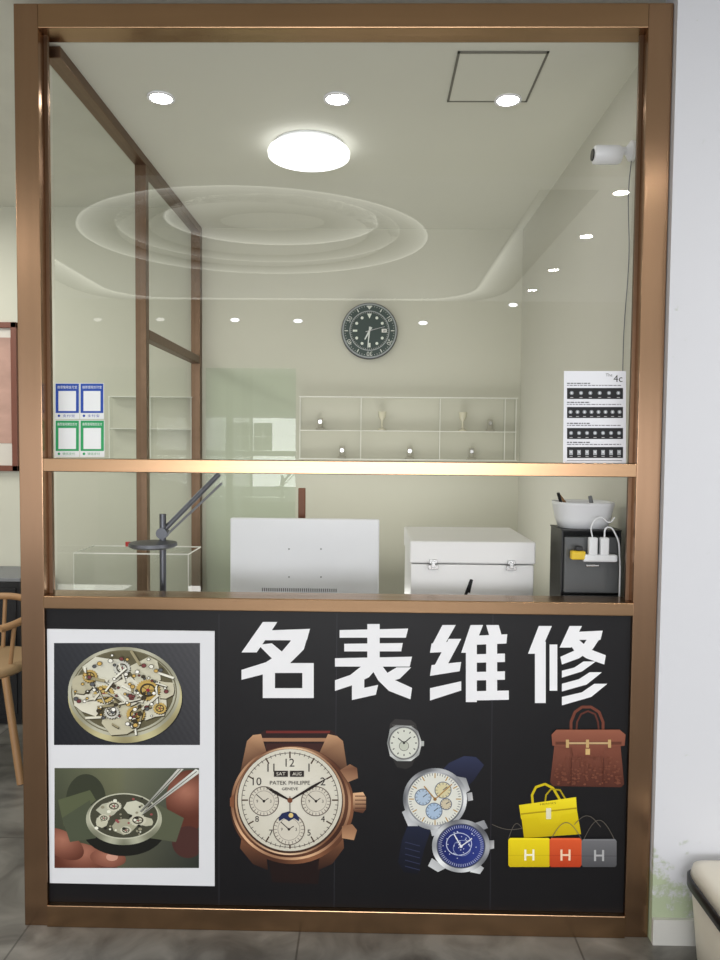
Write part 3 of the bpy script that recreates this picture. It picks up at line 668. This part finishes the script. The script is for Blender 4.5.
# --- handbags
bb=Print(YP)
BR0,BR1=(136,80,62),(82,42,32)
bb.path([(571,736),(571,722),(575,712),(582,707),(591,707),(599,712),(603,722),(603,736)],2.8,(112,60,46))
bb.path([(576,734),(577,722),(581,714),(588,711),(595,714),(598,722),(599,734)],1.8,(90,46,36))
bb.poly([(556,731),(619,731),(624,784),(621,787),(553,786),(550,782)],vgrad(731,787,BR0,BR1))
rs=random.Random(5)
for i in range(130):
    x=555+rs.random()*65; y=756+rs.random()*28; q=rs.random()*16-6; bb.ell(x,y,1.5,1.0,(114+q,66+q*.8,50+q*.7),n=6)
bb.poly([(551,734),(556,729),(619,729),(625,734),(624,745),(604,747),(602,756),(573,756),(571,747),(552,745)],vgrad(729,756,(148,90,70),(112,62,48)))
bb.rect(555,741,621,744,(98,54,40)); bb.rect(566,741.5,608,743.5,(190,160,120))
for x in(567,587,609): bb.rect(x-1.5,739,x+1.5,747,(196,164,112))
bb.rect(585,748,589.5,754,(206,172,116)); bb.line(571,757,571,785,.7,(84,44,34)); bb.line(603,757,603,785,.7,(84,44,34))
bb.done('brown_handbag_picture',ps_)
yb_=Print(YP)
Y0,Y1=(236,214,20),(196,170,8)
yb_.path([(533,806),(532,795),(536,787),(545,784),(553,788),(560,800)],2.4,(206,184,20)); yb_.path([(545,803),(546,795),(551,789),(560,790),(566,800)],1.6,(170,150,16))
yb_.poly([(520,806),(575,799),(581,834),(524,838)],vgrad(800,838,Y0,Y1)); yb_.poly([(519,805),(576,797),(577,812),(561,815),(559,823),(541,824),(538,817),(521,819)],vgrad(797,824,(244,224,40),(214,190,16)))
yb_.line(521,814,577,808,1.6,(176,152,12)); yb_.rect(546,808,551,819,(226,222,190)); yb_.text('HERMES',548,803.5,2,(130,110,20),w=16,rot=-.1)
def arc(x0,y0,x1,y1_,h,n=14):
    return [(x0+(x1-x0)*i/n,y0+(y1_-y0)*i/n-h*math.sin(math.pi*i/n)) for i in range(n+1)]
def chain(pts): yb_.path(pts,.6,(98,92,84))
chain(arc(508,840,522,828,10)+arc(522,828,492,824,-3)); chain(arc(550,840,582,840,18)); chain(arc(582,842,615,841,22)); chain(arc(574,824,600,826,10))
def minibag(x0,y0,x1,y1_,c0,c1,hc):
    yb_.poly([(x0,y0+2),(x0+2,y0),(x1-2,y0),(x1,y0+2),(x1,y1_-2),(x1-1.5,y1_),(x0+1.5,y1_),(x0,y1_-2)],vgrad(y0,y1_,c0,c1))
    m_=(y0+y1_)/2; cx_=(x0+x1)/2
    yb_.line(x0,m_+3,x1,m_+3,.8,c1); yb_.line(x0+1,y0+1,x1-1,y0+1,.8,tuple(min(255,v+20) for v in c0))
    yb_.line(cx_-4,m_-3,cx_-4,m_+8,2,hc); yb_.line(cx_+4,m_-3,cx_+4,m_+8,2,hc); yb_.line(cx_-4,m_+2.5,cx_+4,m_+2.5,1.8,hc)
minibag(508,837,550,866,(240,216,26),(206,180,14),(250,246,220))
minibag(581,838,616,866,(112,112,116),(78,78,82),(176,176,178))
minibag(549,837,581,866,(222,92,48),(184,62,30),(244,210,180))
yb_.done('small_handbags_picture',ps_)

# ---------------------------------------------------------------- white photo panel
Yw=YP-.004
pa=onY(47,629,Yw); pb=onY(214.5,629,Yw); pc=onY(47,883,Yw)
pp=thing('photo_panel',((pa.x+pb.x)/2,Yw,pc.z),'white panel with two close-up photographs of watch movements','poster')
box('panel',pa.x,pb.x,Yw,YP-.0002,pc.z,pa.z,mat('white_panel',(226,227,232),0.4,0,0.01),0,pp)
m1=Print(Yw)
def bg1(x,y):
    n=((math.sin(x*3.1)*math.cos(y*2.7))*5); t=(x-54)/146
    return (66-30*(1-t)-18*((y-643)/102)+n+8,66-28*(1-t)-18*((y-643)/102)+n+8,68-26*(1-t)-18*((y-643)/102)+n+10)
m1.grid(54,643,200,745,bg1,48,34)
m1.ell(127,699,56,44,(24,24,24)); m1.ell(125,697,57,46,metal(125,697,(110,100,68),(214,206,160),3,.5),n=56)
m1.ell(124,692,56,45,metal(124,692,(150,148,128),(236,234,214),3,1.4),n=56); m1.ring(124,692,53,42,1.2,(110,104,80)); m1.ell(124,691,50,40,(100,94,70),n=48)
def blob(cx_,cy_,r,seed,c_,ry=.82):
    q=random.Random(seed); m1.poly([(cx_+r*(.7+.5*q.random())*math.cos(a/9*6.283),cy_+ry*r*(.7+.5*q.random())*math.sin(a/9*6.283)) for a in range(9)],c_)
for i,(x,y,r,c_) in enumerate([(104,672,20,(216,214,198)),(146,672,18,(208,204,182)),(92,700,19,(224,220,202)),(152,706,18,(220,216,196)),(124,718,22,(200,194,168)),(128,690,17,(230,226,208)),(82,684,12,(190,184,158)),(164,690,12,(206,200,176))]):
    blob(x+.8,y+1.2,r,i,(66,58,40)); blob(x,y,r,i,c_)
for x,y,r,n,c_ in((148,690,13,28,(198,166,92)),(104,694,11,24,(204,176,104)),(122,668,9,20,(206,206,196)),(90,676,8,18,(190,160,92)),(136,714,10,22,(196,164,90)),(112,712,8,18,(208,206,196)),(160,708,7,16,(200,170,98))): 
    m1.gear(x+.6,y+.9,r,n,(52,44,30),.85); m1.gear(x,y,r,n,c_,.85)
rs=random.Random(11)
for i in range(34):
    a=rs.random()*6.28; r=8+rs.random()*40; x=124+r*math.cos(a); y=691+r*.78*math.sin(a); a2=rs.random()*3.14; l=4+rs.random()*9
    m1.line(x-l*math.cos(a2)+.6,y-l*.8*math.sin(a2)+.9,x+l*math.cos(a2)+.6,y+l*.8*math.sin(a2)+.9,2,(60,52,36))
    m1.line(x-l*math.cos(a2),y-l*.8*math.sin(a2),x+l*math.cos(a2),y+l*.8*math.sin(a2),1.1+rs.random()*1.8,rs.choice([(238,236,222),(226,222,204),(196,190,170),(160,150,118)]))
for i in range(90):
    a=rs.random()*6.28; r=rs.random()**.6*48; x=124+r*math.cos(a); y=691+r*.8*math.sin(a); q=.8+rs.random()*1.4
    c_=rs.choice([(240,238,226),(250,248,240),(60,52,38),(120,60,62),(90,92,96),(206,170,96)])
    m1.ell(x,y,q+.6,q*.85+.5,(56,50,36),n=10); m1.ell(x,y,q,q*.85,c_,n=10)
m1.done('movement_photograph',pp)
m2=Print(Yw); X0,Y0_,X1,Y1_=54.5,768,199,868
def bg2(x,y):
    t=(x-54)/145; s_=(y-768)/100; return (66+46*(1-abs(t-.45)*1.6)-26*s_,72+42*(1-abs(t-.45)*1.6)-28*s_,60+30*(1-abs(t-.5)*1.6)-22*s_)
m2.grid(X0,Y0_,X1,Y1_,bg2,30,20)
cl_=(X0,Y0_,X1,Y1_)
m2.ell(86,800,20,26,(56,60,46),clip=cl_); m2.poly([(58,800),(90,790),(96,800),(64,826)],(90,96,70))
def sk(cx_,cy_):
    def f(x,y):
        d=min(1,math.hypot(x-cx_,(y-cy_)*1.3)/30); return (176-84*d,118-70*d,98-62*d)
    return f
m2.ell(190,800,24,30,sk(186,792),clip=cl_,rings=5); m2.ell(74,868,44,26,sk(84,852),rot=.15,clip=cl_,rings=5); m2.ell(108,858,18,9,sk(108,855),rot=.1,clip=cl_,rings=3)
m2.ell(62,844,24,13,sk(62,840),rot=.5,clip=cl_,rings=3); m2.ell(188,842,16,16,(74,44,40),clip=cl_)
m2.ell(112,857,6,4,(206,154,134),n=16,clip=cl_)
m2.ell(124,828,42,28,(24,24,20),clip=cl_); m2.poly([(62,818),(90,800),(96,838),(70,842)],(78,84,66)); m2.poly([(150,800),(184,818),(176,842),(150,838)],(88,92,72))
m2.ell(124,819,38,26,metal(124,819,(90,92,74),(212,212,190),3,.8),n=48); m2.ell(124,816,35,23,(70,70,56),n=48); m2.ring(124,816,35,23,1.2,(196,196,176))
for i,(x,y,r,c_) in enumerate([(108,810,11,(186,186,166)),(136,808,12,(206,206,186)),(124,826,13,(170,168,146)),(102,822,8,(200,198,176)),(146,822,8,(190,188,166))]):
    q=random.Random(i+40); m2.poly([(x+r*(.75+.4*q.random())*math.cos(a/8*6.283),y+.68*r*(.75+.4*q.random())*math.sin(a/8*6.283)) for a in range(8)],c_)
for x,y,r in((114,806,8),(138,820,9),(104,818,6),(126,830,6)): m2.gear(x,y,r,18,(206,204,184),.7)
rs=random.Random(21)
for i in range(34):
    a=rs.random()*6.28; r=rs.random()**.6*33; x=124+r*math.cos(a); y=816+r*.65*math.sin(a); q=.8+rs.random()*1.3; m2.ell(x,y,q,q*.8,rs.choice([(236,236,220),(40,38,30),(150,80,80),(150,146,124)]),n=8)
m2.poly([(196,768.5),(199,770),(199,773),(146,812),(142,815),(145,810)],vgrad(768,815,(226,226,220),(150,150,142))); m2.poly([(178,768.5),(184,768.5),(142,812),(140,811)],vgrad(768,812,(206,206,198),(130,130,122)))
m2.line(181,769,143,810,.7,(70,70,64)); m2.line(197,771,146,811,.7,(80,80,74))
m2.done('repair_photograph',pp)

# ---------------------------------------------------------------- stickers at the glazing, standing on the middle rail
YS=YG-.0015
def sticker(x0,y0,x1,y1_,c_,txt,foot,label):
    s_=Print(YS,4e-5); s_.rect(x0,y0,x1,y1_,(228,230,232)); s_.rect(x0+.6,y0+.6,x1-.6,y1_-6,c_)
    s_.text(txt,(x0+x1)/2,y0+4.2,3.0,(238,240,242),w=(x1-x0)*.8)
    s_.rect(x0+3.5,y0+8,x1-3.5,y1_-8,(236,238,240)); s_.text(foot,(x0+x1)/2+1.5,y1_-3.2,2.8,c_,w=(x1-x0)*.5); s_.ell(x0+4,y1_-3.2,1.3,1.3,c_,n=12)
    o=s_.done('payment_sticker',None,PRINTW); setinfo(o,label,'sticker','payment stickers on the glass'); return o
BL=(38,76,168);GR=(44,158,96)
sticker(55,383,79.5,419,BL,'推荐使用支付宝','支付宝','blue and white payment sticker on the glass')
sticker(80,383,104,419,BL,'推荐使用支付宝','支付宝','blue and white payment sticker on the glass')
sticker(55,420,79.5,457,GR,'推荐使用微信支付','微信支付','green and white payment sticker on the glass')
sticker(80,420,104.5,457,GR,'推荐使用微信支付','微信支付','green and white payment sticker on the glass')
gc=Print(YS,4e-5); gc.poly([(564,371),(626,371),(626,464),(563,463)],(232,233,240))
gc.text('4c',618,378.5,7,(40,40,44)); gc.text('The',609,375,3,(60,60,64))
rs=random.Random(9)
for r_,(y,n) in enumerate(((388,6),(407,8),(428,7),(447,7))):
    gc.rect(567,y,623,y+11,(24,24,28)); gc.k+=1; gc.hold=True
    for i in range(n):
        x=567+56*(i+.5)/n
        if r_!=3: gc.ell(x,y+5,2.0,2.0,(150,154,160),n=10)
        else: gc.poly([(x-1.8,y+3),(x+1.8,y+3),(x+1.8,y+8),(x-1.8,y+8)],(170,174,180))
    gc.k+=1
    for i in range(n):
        x=567+56*(i+.5)/n; gc.ell(x,y+5,.9,.9,(232,232,236),n=8); gc.line(x-1.5,y+9.5,x+1.5,y+9.5,.6,(190,190,190))
    for j,yy in enumerate((y-4.6,y-2.6)): 
        x=567
        xe=590 if j==0 else 621
        while x<xe:
            l=1.5+rs.random()*3; gc.line(x,yy,min(x+l,xe),yy,.8 if j else 1.2,(110,110,116)); x+=l+.8
    gc.hold=False
gc.line(567,460.5,622,460.5,.6,(130,130,136))
setinfo(gc.done('grading_chart',None,PRINTW),'white printed chart with black strips of round samples, stuck on glass','chart')

# ---------------------------------------------------------------- left side hall items
q0=onY(18.5,323,YB); q1=onY(18.5,471,YB)
pf=thing('framed_picture',(q0.x-.45,YB,q1.z),'brown wooden framed landscape painting on the cream wall','picture')
x1=q0.x; x0=x1-.9; z0,z1=q1.z,q0.z; t=.03
boxes('frame',[(x0,x1,YB-.03,YB-.0005,z1-t,z1),(x0,x1,YB-.03,YB-.0005,z0,z0+t),(x0,x0+t,YB-.03,YB-.0005,z0,z1),(x1-t,x1,YB-.03,YB-.0005,z0,z1)],mat('red_brown_wood',(112,62,44),0.4),.002,pf)
box('mat_board',x0+t,x1-t,YB-.012,YB-.001,z0+t,z1-t,mat('pale_mat_board',(206,200,190),0.7),0,pf)
art=mat('painted_landscape',(182,146,132),0.7,0,0.4,5,stretch=(1,1,1.8))
box('painting',x0+t+.03,x1-t-.008,YB-.014,YB-.0121,z0+t+.12,z1-t-.05,art,0,pf)
q=onY(20,578,1.50)
cb=thing('cabinet',(q.x-.3,1.66,0),'black low cabinet with silver trim by the wall','cabinet')
box('body',q.x-.6,q.x,1.5,YB-.01,0.03,q.z-.02,BLACK,.004,cb)
box('top',q.x-.61,q.x+.005,1.49,YB-.005,q.z-.018,q.z,GREY,.003,cb)
box('door',q.x-.3,q.x-.02,1.492,1.4999,.06,q.z-.05,mat('gloss_black',(30,30,32),.15),.002,cb)
box('plinth',q.x-.59,q.x-.01,1.52,YB-.02,0,.03,BLACK,0,cb)
ft=onZ(21,784,0)
chx,chy=ft.x-.27,ft.y+.22
chr_=thing('wooden_chair',(chx,chy,0),'tan wooden armchair with splayed round legs','chair')
def leg(dx,dy): tube('leg',[(chx+dx*.27,chy+dy*.22,0.0),(chx+dx*.18,chy+dy*.16,.43)],.016,TAN,chr_)
for dx in(-1,1):
    for dy in(-1,1): leg(dx,dy)
loft('seat',[(.42,.20,.2),(.43,.21,.21),(.455,.21,.21),(.465,.19,.19)],(chx-.01,chy,0),mat('beige_seat',(160,132,98),.6),chr_,3)
pts=[(chx+.21*math.cos(a)*1.02,chy+.20*math.sin(a),.66+.04*math.sin(a)) for a in [math.pi*(-.25+1.5*i/16) for i in range(17)]]
tube('backrest',pts,.016,TAN,chr_,smoothc=True)
for i in(1,5,8,11,15): tube('spindle',[(pts[i][0],pts[i][1],pts[i][2]),(chx+(pts[i][0]-chx)*.85,chy+(pts[i][1]-chy)*.85,.45)],.009,TAN,chr_)

# ---------------------------------------------------------------- waste bin
bw=onY(683,866,-.04)
bx,by=bw.x+.125,-.04-.155
bn=thing('waste_bin',(bx,by,0),'small cream plastic waste bin with black rim','bin')
zr=bw.z
loft('body',[(0,.10,.12),(.01,.108,.128),(zr-.035,.124,.144),(zr-.034,.10,.12)],(bx,by,0),CREAM,bn,6,64)
loft('rim',[(zr-.034,.128,.148),(zr-.03,.134,.154),(zr-.004,.134,.154),(zr,.130,.150)],(bx,by,0),BLACK,bn,6,64)
loft('lid',[(zr+.0005,.127,.147),(zr+.026,.122,.142),(zr+.034,.10,.12),(zr+.036,.05,.06)],(bx,by,0),CREAM,bn,6,64)

# ---------------------------------------------------------------- lighting
w=bpy.data.worlds.new('world'); S.world=w; w.use_nodes=True
bgn=w.node_tree.nodes['Background']; bgn.inputs[0].default_value=(0.97,0.98,1.0,1); bgn.inputs[1].default_value=1.12
def area(name,loc,rot,sx,sy,pw,c=(1,1,1)):
    l=bpy.data.lights.new(name,'AREA'); l.shape='RECTANGLE'; l.size=sx; l.size_y=sy; l.energy=pw; l.color=c
    o=bpy.data.objects.new(name,l); o.location=loc; o.rotation_euler=rot; COL.objects.link(o)
area('hall_side_fill',(-2.6,-1.5,ZH-.05),(0,0,0),.4,1.6,45,(1,.98,.95))  # added fill, left of the mirrored view, brightens the hall side
area('hall_side_fill',(2.6,-1.5,ZH-.05),(0,0,0),.4,1.6,45,(1,.98,.95))  # matching added fill on the right, also outside the mirrored view
area('hall_front_fill',(0,-7.0,1.3),(math.radians(90),0,0),4,1.2,150,(.97,.98,1))  # added fill behind the camera, brightens front faces of the desk items
area('side_room_fill',(-2.3,.9,ZH-.05),(0,0,0),.8,.8,20,(1,.99,.94))  # added unseen fill, lifts the dark area behind the side glass
area('booth_up_fill',(0,1.1,.72),(math.pi,0,0),1.2,.8,7.5,(1,.99,.94))  # added fill hidden below the sill, lifts the booth ceiling
